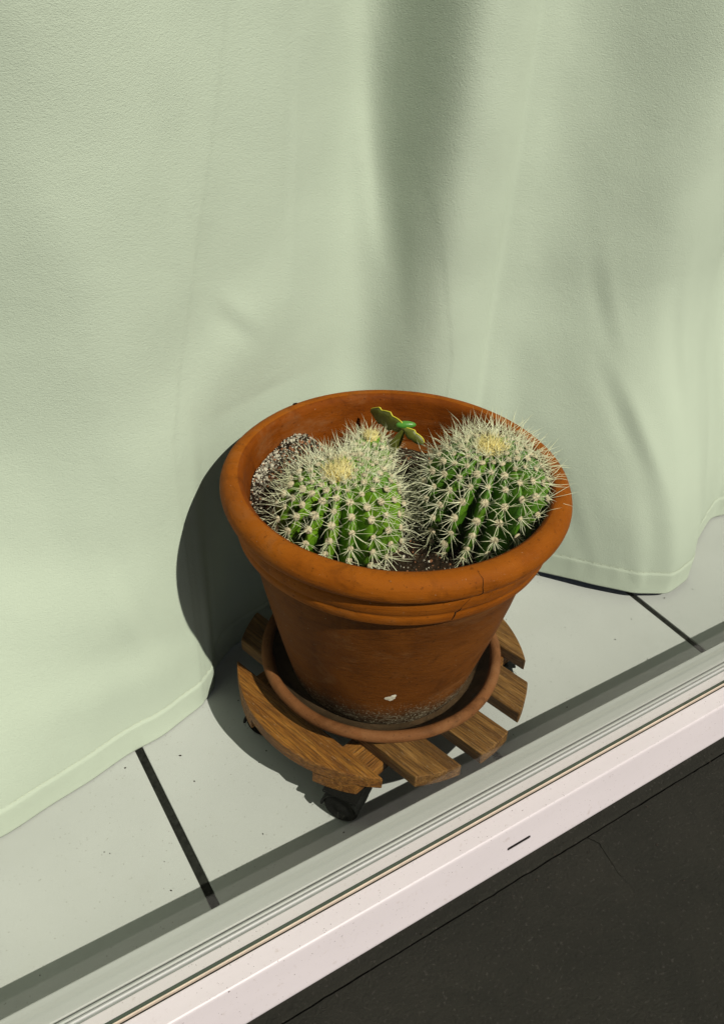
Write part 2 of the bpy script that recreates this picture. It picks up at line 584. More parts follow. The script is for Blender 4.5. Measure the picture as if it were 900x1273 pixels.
# crumbs and dust specks lying on the tiles
bm = bmesh.new()
for k in range(70):
    x = random.uniform(-0.45, 0.5); y = random.uniform(-0.14, 0.12)
    r = random.uniform(0.0003, 0.0008)
    bmesh.ops.create_icosphere(bm, subdivisions=1, radius=1, matrix=Matrix.Translation((x, y, r * 0.5)) @ Matrix.Rotation(random.random() * 6, 4, 'Z') @ Matrix.Diagonal((r * random.uniform(1, 2.2), r, r * 0.7, 1)))
o = link('crumbs', bmmesh('crumbs', bm), floor, GRAINS[2])
o['kind'] = 'stuff'

# ------------------------------------------------------------------ shop window: rail, seals and two panes
win = empty('shop_window', (0, -0.18, 0))
tag(win, 'double-glazed shop window with white metal bottom rail and drain slot', 'window')
X0, X1, RZ = -1.6, 2.6, 0.0568
def wy(p): return [(y + 0.18, z) for y, z in p]
def rnd(y, z, r, a0, a1, n=5):
    return [(y + r * math.cos(math.radians(a0 + (a1 - a0) * k / n)), z + r * math.sin(math.radians(a0 + (a1 - a0) * k / n))) for k in range(n + 1)]
def seal(name, prof, mat, bev=0.0004):
    o = link(name, extrude_x(name, wy(prof), X0, X1), win, mat)
    if bev: bevel(o, bev, 2)
    return o
rail = seal('inner_rail', [(-0.1488, -0.002), (-0.1488, RZ - 0.0018)] + rnd(-0.1506, RZ - 0.0018, 0.0018, 20, 90) + [(-0.1600, RZ), (-0.1685, RZ), (-0.1693, RZ - 0.0008), (-0.1695, RZ - 0.006), (-0.1755, RZ - 0.006), (-0.1755, -0.002)], M_inner, 0)
seal('glazing_bead', [(-0.1712, RZ - 0.005), (-0.1712, RZ + 0.0004), (-0.1728, RZ + 0.0012), (-0.1738, RZ + 0.0002), (-0.1738, RZ - 0.005)], M_inner, 0.0003)
seal('bead_seal', [(-0.1698, RZ - 0.0058), (-0.1698, RZ - 0.0012), (-0.1711, RZ - 0.0012), (-0.1711, RZ - 0.0058)], M_grey, 0)
seal('glazing_bead', [(-0.1745, RZ - 0.005), (-0.1745, RZ + 0.0002), (-0.1762, RZ + 0.0012), (-0.1772, RZ + 0.0003), (-0.1772, RZ - 0.005)], M_inner, 0.0003)
seal('bead_seal', [(-0.1773, RZ - 0.006), (-0.1773, RZ - 0.0010), (-0.1789, RZ - 0.0010), (-0.1789, RZ - 0.006)], M_grey, 0)
seal('spacer_bar', [(-0.1757, -0.002), (-0.1757, RZ - 0.0062), (-0.1790, RZ - 0.0062), (-0.1790, RZ - 0.0002), (-0.1874, RZ + 0.0003), (-0.1874, -0.002)], M_white, 0.0003)
seal('glass_edge_seal', [(-0.1876, 0.02), (-0.1876, RZ - 0.0004), (-0.1903, RZ - 0.0006), (-0.1903, 0.02)], M_greenedge, 0)
seal('cream_seal', [(-0.1905, 0.02), (-0.1905, RZ + 0.0004), (-0.1917, RZ + 0.0004), (-0.1917, 0.02)], M_cream, 0.0003)
seal('rubber_gasket', [(-0.1918, 0.02), (-0.1918, RZ - 0.0035), (-0.1934, RZ - 0.0035), (-0.1934, 0.02)], M_gasket_slot, 0)
outer = seal('outer_rail', [(-0.1936, -0.002), (-0.1936, RZ - 0.0006), (-0.1942, RZ), (-0.2092, RZ - 0.0003), (-0.2103, RZ - 0.0009), (-0.2110, RZ - 0.0022), (-0.2213, 0.0190), (-0.2214, 0.0172), (-0.2206, 0.0166), (-0.2126, 0.0150), (-0.2126, -0.002)], M_white, 0)
# drain slot cut through the sloping outer face
bm = bmesh.new()
cap = []
hl, hr = 0.0132, 0.0017
for k in range(9): cap.append((hl - hr + hr * math.cos(-PI / 2 + PI * k / 8), hr * math.sin(-PI / 2 + PI * k / 8)))
for k in range(9): cap.append((-hl + hr + hr * math.cos(PI / 2 + PI * k / 8), hr * math.sin(PI / 2 + PI * k / 8)))
fn = Vector((0, -0.0356, 0.0103)).normalized()       # outward normal of the face
fu = Vector((0, 0.0103, 0.0356)).normalized()
fc = Vector((0.0065, -0.2164 + 0.18, 0.0358))
SM = Matrix((Vector((1, 0, 0)), fu, -Vector((1, 0, 0)).cross(-fu))).transposed()
def slot_ring(bm_, off, k=1.0):
    return [bm_.verts.new(fc + Vector((1, 0, 0)) * x * k + fu * z * k + fn * off) for x, z in cap]
a = slot_ring(bm, 0.006); b = slot_ring(bm, -0.004)
bm.faces.new(a); bm.faces.new(b[::-1])
for i in range(len(cap)):
    j = (i + 1) % len(cap)
    bm.faces.new((a[i], b[i], b[j], a[j]))
cutter = link('cutter', bmmesh('cutter', bm), win)
md = outer.modifiers.new('cut', 'BOOLEAN')
md.object = cutter
md.operation = 'DIFFERENCE'
md.solver = 'EXACT'
bpy.context.view_layer.update()
dg = bpy.context.evaluated_depsgraph_get()
newme = bpy.data.meshes.new_from_object(outer.evaluated_get(dg))
outer.modifiers.clear()
outer.data = newme
bpy.data.objects.remove(cutter)
if len(newme.materials) == 0: newme.materials.append(M_white)
bm = bmesh.new()
a = slot_ring(bm, -0.0005, 0.985); b = slot_ring(bm, -0.0038, 0.985)
bm.faces.new(a); bm.faces.new(b[::-1])
for i in range(len(cap)):
    j = (i + 1) % len(cap)
    bm.faces.new((a[i], b[i], b[j], a[j]))
slot = link('slot_dark_plug', bmmesh('slot_dark_plug', bm), win, M_gasket_slot)  # black plug filling the slot, its colour stands in for the shade inside
for y0, y1 in ((-0.1744, -0.1739), (-0.1901, -0.1883)):
    o = box('pane', X0, X1, y0 + 0.18, y1 + 0.18, RZ - 0.0006 if y0 > -0.18 else RZ - 0.0006, 1.75, M_glass, win)
blocker = box('sky_blocker', X0, X1, -0.2126 + 0.18, 0.34 + 0.18, 1.75, 1.82, M_white, win, 0.002)  # unseen deep box added overhead to keep sky light off the scene

# ------------------------------------------------------------------ curtain
def gsm(x, y, s):
    k = np.arange(-int(4 * s), int(4 * s) + 1)
    w = np.exp(-0.5 * (k / s) ** 2); w /= w.sum()
    return np.convolve(np.pad(y, len(k) // 2, mode='edge'), w, 'valid')
xd = np.arange(-1.4, 2.4, 0.001)
sl = [(-1.4, .3), (-1.2, -.5), (-1.0, .4), (-.85, -.3), (-.7, .5), (-.55, .2), (-.42, -.35), (-.34, -.40), (-.25, -.35), (-.19, .05), (-.15, .34), (-.10, .38), (-.06, .30), (-.035, .40), (-.005, .45), (.012, .28), (.036, -.30),
      (.056, -1.05), (.078, -1.50), (.098, -1.00), (.128, -.22), (.160, .22), (.184, .48), (.188, .50), (.193, -.12), (.22, -.14), (.25, -.40), (.30, -.70), (.36, -.74), (.42, -.48),
      (.47, .1), (.53, .6), (.62, .55), (.70, -.2), (.78, -.8), (.86, -.3), (.95, .6), (1.05, .3), (1.15, -.6), (1.3, .5), (1.5, -.4), (1.7, .4), (2.0, -.3), (2.4, .2)]
ctl = np.array([p[0] for p in sl]); csl = np.array([p[1] for p in sl]); cx = ctl.copy()
for _ in range(40):   # control points were measured on the plane Y = 0.12: slide each along its sight line to the cloth
    s_u = np.interp(xd, cx, csl)
    kx = np.interp(.19, ctl, cx)
    s_u = np.where(np.abs(xd - kx) < .03, gsm(xd, s_u, 2.0), gsm(xd, s_u, 7.0))
    U = np.cumsum(s_u) * 0.001
    U += 0.166 - np.interp(0.0, xd, U)
    cx = 0.8 * cx + 0.2 * (-0.3593 + (ctl + 0.3593) * (np.interp(cx, xd, U) + 0.4872) / 0.6072)
    cx = np.where((ctl < -.3), ctl, cx)
    cx = np.maximum.accumulate(cx + np.arange(len(cx)) * 1e-5)
hp = [(-1.4, .10), (-1.1, .06), (-.9, .12), (-.7, .05), (-.5, .10), (-.38, .035), (-.287, .0544), (-.243, .0665), (-.2075, .0735), (-.158, .0905), (-.139, .104), (-.1335, .1150), (-.128, .128), (-.10, .150), (0, .172), (.10, .165), (.20, .152), (.26, .118),
      (.300, .070), (.333, .026), (.367, -.010), (.41, -.030), (.46, -.022), (.52, .02), (.60, .06), (.70, .04), (.80, -.02), (.92, .03), (1.05, .07), (1.2, .0), (1.4, .08), (1.7, .0), (2.0, .07), (2.4, .03)]
H = np.interp(xd, [p[0] for p in hp], [p[1] for p in hp])
H = np.where(np.abs(xd + .134) < .012, gsm(xd, H, 1.6), gsm(xd, H, 7.0))
gx = np.concatenate([np.linspace(-1.3, -.42, 70, endpoint=False), np.arange(-.42, .62, .0022), np.linspace(.622, 2.3, 150)])
gz = np.concatenate([np.arange(0, .05, .0016), np.arange(.05, .36, .0032), np.arange(.36, .72, .006), np.linspace(.73, 1.7, 30)])
GX, GZ = np.meshgrid(gx, gz)
u = np.interp(GX, xd, U)
h = np.interp(GX, xd, H)
t_ = np.clip((GZ - 0.02) / 0.36, 0, 1)
t_ = t_ * t_ * (3 - 2 * t_)
Yc = h * (1 - t_) + u * t_
# slack: the valley deepens towards the top
vx = np.interp(.076, ctl, cx)
Yc -= 0.021 * np.tanh((GX - vx) / .013) * np.exp(-((GX - vx) / .075) ** 2) * 0.5 * (1 + np.tanh((GZ - .46) / .09)) * 1.05
# dent with a soft tear-shaped wrinkle on the left, oblique wrinkles on the right
def wr(x0, z0, x1, z1, w, amp):
    dx, dz = x1 - x0, z1 - z0
    L = math.hypot(dx, dz)
    s = ((GX - x0) * dx + (GZ - z0) * dz) / L
    d = ((GX - x0) * -dz + (GZ - z0) * dx) / L
    e = np.exp(-((s - L / 2) / (L * 0.5)) ** 2)
    return amp * e * (d / w) * np.exp(0.5 - 0.5 * (d / w) ** 2)
Yc += wr(-.100, .415, -.060, .375, .008, -.0016)
Yc += wr(-.16, .32, -.02, .45, .03, .002)
Yc += wr(.340, .275, .378, .16, .0080, -.0022)
Yc += wr(.372, .19, .392, .06, .012, -.0022)
Yc += wr(.205, .50, .212, .25, .004, .0006)
Yc += wr(-.02, .40, -.012, .60, .005, .0007)
Yc += wr(.30, .16, .325, .05, .006, -.0012)
Yc += wr(.318, .40, .345, .30, .007, -.0010)
Yc += wr(.10, .52, .112, .36, .004, -.0006)
Yc += wr(-.23, .22, -.20, .08, .008, .0010)
Yc += wr(-.13, .50, -.10, .36, .009, .0008)
Yc += wr(.415, .36, .44, .20, .012, -.0025)
Yc += wr(.10, .36, .075, .56, .010, -.0022)
Yc += wr(-.33, .12, -.15, .09, .02, .0015)
Yc += wr(-.38, .25, -.17, .17, .03, .0020)
nz = np.array([noise.noise((float(a) * 9, float(b) * 5, 4.0)) + 0.4 * noise.noise((float(a) * 26, float(b) * 15, 9.0)) for a, b in zip(GX.ravel(), GZ.ravel())]).reshape(GX.shape)
Yc += 0.0035 * nz
# keep clear of the pot and its stand
rad = np.where(GZ < .31, .157, .157 - (GZ - .31) * .25)
clear = np.sqrt(np.clip(rad ** 2 - GX ** 2, 0, None)) * (rad > 0)
k_ = 0.03
clear = np.where(np.abs(GX) < rad, clear, -1)
Yc = np.where(clear > 0, 0.5 * (Yc + clear + np.sqrt((Yc - clear) ** 2 + k_ ** 2 * 0.3)), Yc)
# hem: turned-up double layer, puckered along the seam
hz = 0.033
puck = np.array([noise.noise((float(a) * 90, 1.0, 2.0)) for a in gx])[None, :]
puckw = np.exp(-((GZ - hz * 0.75) / 0.016) ** 2)
ampP = np.where(GX > 0.2, 0.0016, 0.0004)
Yc -= 0.0016 * (1 / (1 + np.exp((GZ - hz) / 0.0009)))
Yc += ampP * puck * puckw
Yc += 0.0008 * np.exp(-((GZ - hz) / 0.0014) ** 2)
lift = np.interp(GX, [-1.4, .15, .26, .32, .36, .40, .48, .7, 2.4], [.0012, .0012, .006, .013, .012, .009, .004, .002, .002])
lift = lift + 0.0012 * np.array([noise.noise((float(a) * 30, 7, 0)) for a in gx])[None, :] * (GX > .15)
Zc = GZ + lift * np.exp(-GZ / 0.25)
V = np.stack([GX, Yc, Zc], -1).reshape(-1, 3)
nzr, nxr = GX.shape
idx = np.arange(nzr * nxr).reshape(nzr, nxr)
F = np.stack([idx[:-1, :-1], idx[:-1, 1:], idx[1:, 1:], idx[1:, :-1]], -1).reshape(-1, 4)
me = bpy.data.meshes.new('curtain')
me.from_pydata(V.tolist(), [], F.tolist())
me.update()
curtain = link('curtain', me, None, M_cloth, smooth=True)
sm = curtain.modifiers.new('thickness', 'SOLIDIFY')
sm.thickness = 0.0014
sm.offset = -1.0
tag(curtain, 'pale green cloth curtain hanging in soft folds behind the cactus pot', 'curtain')
# stitches along the hem seam
sv, sf = [], []
kz = int(np.argmin(np.abs(gz - hz)))
lx = -0.36
while lx < 0.60:
    p0 = lx; p1 = lx + 0.0026
    q = []
    for xx in (p0, (p0 + p1) / 2, p1):
        i = int(np.argmin(np.abs(gx - xx)))
        q.append(Vector((xx, Yc[kz, i] - 0.0004, Zc[kz, i] + 0.0004)))
    b0 = len(sv)
    for n_, (pp, rr) in enumerate(zip(q, (0.00012, 0.00036, 0.00012))):
        for a_ in range(4):
            an = a_ * PI / 2
            sv.append((pp.x, pp.y + rr * math.cos(an) - (0.0003 if n_ == 1 else 0), pp.z + rr * math.sin(an)))
    for r_ in range(2):
        for a_ in range(4):
            a2 = (a_ + 1) % 4
            sf.append((b0 + r_ * 4 + a_, b0 + r_ * 4 + a2, b0 + (r_ + 1) * 4 + a2, b0 + (r_ + 1) * 4 + a_))
    lx += 0.0034
o = link('hem_stitching', mesh('hem_stitching', sv, sf), curtain, M_thread)
o['kind'] = 'stuff'

# ------------------------------------------------------------------ plant caddy
CR, CZ, TH = 0.1469, 0.0680, 0.0145
cad = empty('plant_caddy', (0.0044, 0.0023, 0), math.radians(-75.04))
tag(cad, 'round wooden slatted plant caddy on black castors under the saucer', 'plant caddy')
def slat(y0, y1, me_name='slat', mat=M_wood):
    pts = []
    def edge_x(y): return math.sqrt(max(CR * CR - y * y, 0))
    if abs(y0) >= CR - 1e-4 or abs(y1) >= CR - 1e-4:   # outer piece: one straight side, one arc
        yi = y1 if abs(y0) >= CR - 1e-4 else y0
        xe = edge_x(yi)
        a0 = math.atan2(abs(yi), xe)
        sgn = 1 if yi > 0 else -1
        pts = [(CR * math.cos(a0 + (PI - 2 * a0) * k / 36), sgn * CR * math.sin(a0 + (PI - 2 * a0) * k / 36)) for k in range(37)]
    else:
        for k in range(7):
            y = y0 + (y1 - y0) * k / 6
            pts.append((edge_x(y), y))
        for k in range(7):
            y = y1 + (y0 - y1) * k / 6
            pts.append((-edge_x(y), y))
    me = prism('slat', pts, CZ - TH, CZ)
    o = link('slat', me, cad, mat)
    bevel(o, 0.0013, 2)
    return o
slat(-0.147, -0.1085, mat=M_wood2)
slat(-0.0870, -0.0475)
slat(-0.0250, 0.0146)
slat(0.0395, 0.0795)
slat(0.1020, 0.147)
for dx in (-0.061, 0.061):
    hw = 0.0195
    pts = []
    for s in (1, -1):
        yy = [s * math.sqrt(0.146 ** 2 - (dx + hw * e) ** 2) for e in (1, 0.5, 0, -0.5, -1)]
        ee = [hw * e for e in (1, 0.5, 0, -0.5, -1)]
        if s == -1: yy, ee = yy[::-1], ee[::-1]
        pts += list(zip(yy, ee))
    # the batten's own X axis runs along its grain
    me = prism('batten', [(y, -e) for y, e in pts], CZ - 2 * TH - 0.0003, CZ - TH - 0.0003)
    o = link('batten', me, cad, M_wood2, (dx, 0, 0), (0, 0, PI / 2))
    bevel(o, 0.0014, 2)
# castors
CT = CZ - 2 * TH - 0.0005
WR = 0.0172
def wheel_mesh():
    prof = [(0, -0.0068), (0.0035, -0.0068), (0.0042, -0.0058), (0.0125, -0.0055), (0.0132, -0.0066), (0.0152, -0.0066), (WR - 0.0002, -0.0046), (WR, 0), (WR - 0.0002, 0.0046), (0.0152, 0.0066), (0.0132, 0.0066), (0.0125, 0.0055), (0.0042, 0.0058), (0.0035, 0.0068), (0, 0.0068)]
    return lathe('wheel', prof, 40)
wheel_me = wheel_mesh()
plate_me = prism('mounting_plate', [(-0.017, -0.017), (0.017, -0.017), (0.017, 0.017), (-0.017, 0.017)], CT - 0.0022, CT)
def hood_mesh():
    bm = bmesh.new()
    n = 20
    # arched hood over the two wheels
    rings = []
    for r, zx in ((WR + 0.0022, 0.0182), (WR + 0.0002, 0.0160)):
        for y in (-0.0165, 0.0165):
            ring = []
            for k in range(n + 1):
                a = math.radians(-5 + 170 * k / n)
                ring.append(bm.verts.new((r * math.cos(a) * 0.98, y if r > WR + 0.001 else y * 0.94, WR + r * math.sin(a))))
            rings.append(ring)
    o0, o1, i0, i1 = rings
    for k in range(n):
        bm.faces.new((o0[k], o0[k + 1], o1[k + 1], o1[k]))
        bm.faces.new((i0[k], i1[k], i1[k + 1], i0[k + 1]))
        bm.faces.new((o0[k], i0[k], i0[k + 1], o0[k + 1]))
        bm.faces.new((o1[k], o1[k + 1], i1[k + 1], i1[k]))
    for k in (0, n):
        bm.faces.new((o0[k], o1[k], i1[k], i0[k]))
    m = Matrix.Translation((0.004, 0, (2 * WR + CT) / 2 + 0.0005))
    bmesh.ops.create_cone(bm, cap_ends=True, segments=20, radius1=0.0085, radius2=0.0105, depth=max(CT - 2 * WR + 0.004, 0.003), matrix=m)
    return bmmesh('castor', bm)
hood_me = hood_mesh()
def lint_mesh(seed):
    r = random.Random(seed)
    V, F = [], []
    for k in range(26):
        a = r.uniform(-0.6, 1.9)
        y = r.uniform(-0.015, 0.015)
        p = Vector((WR * math.cos(a) * 0.98, y, WR + WR * math.sin(a) * 0.98))
        if r.random() < 0.5: p = Vector((r.uniform(-0.015, 0.019), r.choice((-1, 1)) * 0.015, r.uniform(0.002, 0.02)))
        d = (p - Vector((0, 0, WR))).normalized() + Vector((r.uniform(-.7, .7), r.uniform(-.7, .7), r.uniform(-.6, .4)))
        L = r.uniform(0.003, 0.008)
        pts = [p, p + d * L * 0.5 + Vector((0, 0, -0.0005)), p + d * L + Vector((r.uniform(-.001, .001), 0, -0.0015))]
        pts = [Vector((q_.x, q_.y, max(q_.z, 0.0004))) for q_ in pts]
        m_ = tube('x', pts, [0.00022, 0.00018, 0.00008], 3, False)
        b0 = len(V)
        V += [v.co.copy() for v in m_.vertices]
        F += [tuple(i + b0 for i in p_.vertices) for p_ in m_.polygons]
        bpy.data.meshes.remove(m_)
    return mesh('lint', V, F)
for i, (dx, ny, rz) in enumerate(((0.066, -0.118, 3.45), (-0.058, -0.106, 3.6), (0.066, 0.114, 0.8), (-0.066, 0.114, 2.2))):
    cst = link('castor', hood_me, cad, M_black, (dx, ny, 0), (0, 0, rz), True)
    link('mounting_plate', plate_me, cst, M_black)
    for s in (-1, 1):
        link('wheel', wheel_me, cst, M_tyre, (0, s * 0.0078, WR), (PI / 2, 0, 0))
    lt = link('lint', lint_mesh(i), cst, M_lint)
    lt['kind'] = 'stuff'

# ------------------------------------------------------------------ saucer
SZ = CZ + 0.0004
def wob_s(r, z, a):
    return (0.0007 * math.sin(2 * a + 1) + 0.0006 * noise.noise((math.cos(a) * 3, math.sin(a) * 3, z * 30)), 0.0005 * noise.noise((math.cos(a) * 2, math.sin(a) * 2, 5)))
base_p = [(0, 0), (0.090, 0), (0.0935, 0.0012), (0.097, 0.004), (0.1085, 0.0160)]
lip = [(0.1137 + 0.0055 * math.cos(math.radians(a)), 0.0205 + 0.0055 * math.sin(math.radians(a))) for a in range(-80, 181, 20)]
prof = base_p + lip + [(0.1062, 0.0165), (0.0960, 0.0072), (0.0900, 0.0055), (0, 0.0052)]
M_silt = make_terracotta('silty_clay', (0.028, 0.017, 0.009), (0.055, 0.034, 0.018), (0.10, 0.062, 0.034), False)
sau = link('saucer', lathe('saucer', prof, 128, wob_s), None, M_saucer, (0.0, 0.0, SZ))
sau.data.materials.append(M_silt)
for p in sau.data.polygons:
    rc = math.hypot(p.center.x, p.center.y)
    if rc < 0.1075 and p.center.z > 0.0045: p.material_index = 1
tag(sau, 'shallow reddish clay saucer with rolled rim between pot and wooden caddy', 'saucer')

# ------------------------------------------------------------------ pot
PZ = SZ + 0.0058
pot = empty('terracotta_pot', (0, 0, PZ))
tag(pot, 'large worn terracotta pot with cracked rim holding the cacti', 'plant pot')
def wob_p(r, z, a):
    c, s = math.cos(a), math.sin(a)
    return (0.0009 * math.sin(2 * a + 0.6) + 0.0010 * noise.noise((c * 1.5, s * 1.5, z * 14)) + 0.0002 * noise.noise((c * 6, s * 6, z * 220)), 0.0008 * noise.noise((c * 1.2, s * 1.2, 3)))
def Z(z): return z - PZ
bz0 = 0.0
body = [(0, 0.0), (0.083, 0.0), (0.0870, 0.0008), (0.0893, 0.0035)]
for k in range(1, 24):
    f = k / 23
    body.append((0.0893 + (0.1298 - 0.0893) * f + 0.0020 * math.sin(f * PI), 0.0035 + (Z(0.2520) - 0.0035) * f))
inner = [(0.1255, Z(0.2520)), (0.1200, Z(0.22)), (0.110, Z(0.18)), (0.090, 0.03), (0.080, 0.012), (0, 0.011)]
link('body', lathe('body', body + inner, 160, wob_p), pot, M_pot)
def cool(p): return [(r, Z(z)) for r, z in p]
rimp = [(0.1300, 0.2492), (0.1345, 0.2478), (0.1366, 0.2484), (0.1376, 0.2500), (0.1386, 0.2545), (0.1389, 0.2580), (0.1384, 0.2592), (0.1392, 0.2604), (0.1408, 0.2640), (0.1416, 0.2700), (0.1418, 0.2742), (0.1412, 0.2757), (0.1420, 0.2768)]
rimp += [(0.1390 + 0.0113 * math.cos(math.radians(a)), 0.2880 + 0.0119 * math.sin(math.radians(a))) for a in range(-66, 91, 12)]
rimp += [(0.1350, 0.2997), (0.1325, 0.2983), (0.1307, 0.2955), (0.1300, 0.2915), (0.1292, 0.2800), (0.1275, 0.2650), (0.1262, 0.2530), (0.1268, 0.2500)]
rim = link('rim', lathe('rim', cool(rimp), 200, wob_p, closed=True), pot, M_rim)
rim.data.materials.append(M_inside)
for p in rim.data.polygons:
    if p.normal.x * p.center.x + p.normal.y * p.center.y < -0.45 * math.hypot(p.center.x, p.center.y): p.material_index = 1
# crack in rim and collar: narrow jagged dark line following the surface
def rim_surf(a, z):
    best = None
    P_ = cool(rimp)[1:28]
    for (r0, z0), (r1, z1) in zip(P_[:-1], P_[1:]):
        if min(z0, z1) <= z <= max(z0, z1) and abs(z1 - z0) > 1e-6:
            r = r0 + (r1 - r0) * (z - z0) / (z1 - z0)
            best = r if best is None else max(best, r)
    if best is None: best = P_[-1][0]
    dr, dz = wob_p(best, z, a)
    r = best + dr
    return Vector((r * math.cos(a), r * math.sin(a), z))
def crack(pts, w):
    P_ = []
    for (a0, z0), (a1, z1) in zip(pts[:-1], pts[1:]):
        for k in range(5):
            f = k / 5
            P_.append(rim_surf(math.radians(a0 + (a1 - a0) * f), Z(z0 + (z1 - z0) * f)))
    a, z = pts[-1]
    P_.append(rim_surf(math.radians(a), Z(z)))
    n = len(P_)
    rads = [w * (0.35 + 0.65 * math.sin(PI * (i + 0.6) / (n + 0.2))) for i in range(n)]
    return link('crack', tube('crack', P_, rads, 5), pot, M_crack)
CRA = -100.3
crack([(CRA + 1.0, 0.2993), (CRA + 1.8, 0.2960), (CRA + 1.5, 0.2900), (CRA + 2.0, 0.2840), (CRA + 1.2, 0.2795), (CRA + 0.2, 0.2745)], 0.00038)
crack([(CRA + 0.2, 0.2735), (CRA - 1.2, 0.2690), (CRA - 2.2, 0.2650)], 0.00022)
crack([(CRA - 2.2, 0.2655), (CRA - 2.6, 0.2615), (CRA - 3.6, 0.2590), (CRA - 4.0, 0.2545), (CRA - 4.4, 0.2510)], 0.00062)
# chip on the far rim
bm = bmesh.new()
bmesh.ops.create_icosphere(bm, subdivisions=2, radius=1, matrix=Matrix.Diagonal((0.0026, 0.0012, 0.0009, 1)))
for v in bm.verts: v.co *= 1 + 0.3 * noise.noise(v.co * 900)
link('chip', bmmesh('chip', bm), pot, M_crack, (-0.0240, 0.1400, Z(0.2994)), (-0.15, 0, 0.16))
# white splash on the body
def body_r(z):
    f = (z - 0.0035) / (Z(0.2520) - 0.0035)
    return 0.0893 + (0.1298 - 0.0893) * f + 0.0020 * math.sin(f * PI)
def splash(a, z, sx, sz, seed):
    bm = bmesh.new()
    n = 26
    ctr = []
    for ring in range(4):
        rr = ring / 3
        row = []
        for k in range(n):
            t = 2 * PI * k / n
            e = 1 + 0.9 * noise.noise((math.cos(t) * 0.9, math.sin(t) * 0.9, seed + 0.5)) + 0.16 * noise.noise((math.cos(t) * 5, math.sin(t) * 5, seed))
            dx = sx * rr * e * math.cos(t)
            dzz = sz * rr * e * math.sin(t)
            zz = z + dzz
            aa = a + dx / 0.1
            R_ = body_r(zz)
            dr, _ = wob_p(R_, zz, aa)
            R_ += dr + 0.0004 * (1 - rr ** 2) * (1 + 0.8 * noise.noise((dx * 900, dzz * 900, 5))) - (0.0003 if ring == 3 else 0)
            row.append(bm.verts.new((R_ * math.cos(aa), R_ * math.sin(aa), zz)))
        ctr.append(row)
    for r0, r1 in zip(ctr[:-1], ctr[1:]):
        for k in range(n):
            bm.faces.new((r0[k], r0[(k + 1) % n], r1[(k + 1) % n], r1[k]))
    bmesh.ops.remove_doubles(bm, verts=bm.verts[:], dist=1e-6)
    return link('white_splash', bmmesh('white_splash', bm), pot, M_splash, smooth=True)
splash(math.radians(-119.6), Z(0.1285), 0.0062, 0.0058, 3.0)

# ------------------------------------------------------------------ soil
def soil_h(x, y):
    r = math.hypot(x, y)
    h = 0.2440
    # heaped grit against the wall on the far left
    d = math.hypot(x + 0.075, y - 0.085)
    h += 0.030 * math.exp(-(d / 0.050) ** 2)
    h += 0.026 * math.exp(-(math.hypot(x + 0.030, y - 0.112) / 0.030) ** 2)
    h += 0.0045 * noise.noise((x * 30, y * 30, 1)) + 0.002 * noise.noise((x * 110, y * 110, 2))
    return h
bm = bmesh.new()
ringv = []
for i in range(46):
    r = 0.1285 * i / 45
    ringv.append([bm.verts.new((r * math.cos(2 * PI * k / 120), r * math.sin(2 * PI * k / 120), soil_h(r * math.cos(2 * PI * k / 120), r * math.sin(2 * PI * k / 120)))) for k in range(120)])
for a, b in zip(ringv[:-1], ringv[1:]):
    for k in range(120):
        bm.faces.new((a[k], b[k], b[(k + 1) % 120], a[(k + 1) % 120]))
bmesh.ops.remove_doubles(bm, verts=bm.verts[:], dist=1e-6)
soil = link('potting_soil', bmmesh('potting_soil', bm), None, M_soil, smooth=True)
tag(soil, 'dark gritty potting soil heaped against the inside of the pot', 'soil', None, 'stuff')
ico = bmesh.new()
bmesh.ops.create_icosphere(ico, subdivisions=1, radius=1)
iv = [v.co.copy() for v in ico.verts]
if_ = [tuple(v.index for v in f.verts) for f in ico.faces]
ico.free()
gv, gf, gm = [], [], []
for k in range(7000):
    heap = random.random() < 0.55
    if heap:
        x = -0.068 + random.gauss(0, 0.042); y = 0.090 + random.gauss(0, 0.036)
    else:
        r = 0.127 * math.sqrt(random.random()); a = random.random() * 2 * PI
        x, y = r * math.cos(a), r * math.sin(a)
    if math.hypot(x, y) > 0.1265: continue
    s = random.uniform(0.0005, 0.0014) * (1.0 if random.random() < 0.9 else 1.7)
    e = Matrix.Rotation(random.random() * 6, 3, 'X') @ Matrix.Rotation(random.random() * 6, 3, 'Z')
    sc = Vector((s, s * random.uniform(.55, 1), s * random.uniform(.5, .9)))
    b0 = len(gv)
    c = Vector((x, y, soil_h(x, y) + s * 0.35))
    for p in iv:
        q = p * random.uniform(0.75, 1.15)
        gv.append(c + e @ Vector((q.x * sc.x, q.y * sc.y, q.z * sc.z)))
    for f in if_:
        gf.append(tuple(i + b0 for i in f))
    edge = math.hypot(x, y) > 0.112
    mi = random.choices((0, 1, 2, 3), (9, 1.5, 0.7, 4) if (heap and edge) else ((3, 6, 2.5, 2) if heap else (1.2, 3, 7, 2)))[0]
    gm += [mi] * len(if_)
me = mesh('grit', gv, gf)
for m in GRAINS: me.materials.append(m)
me.polygons.foreach_set('material_index', gm)
o = link('grit', me, soil)
o['kind'] = 'stuff'

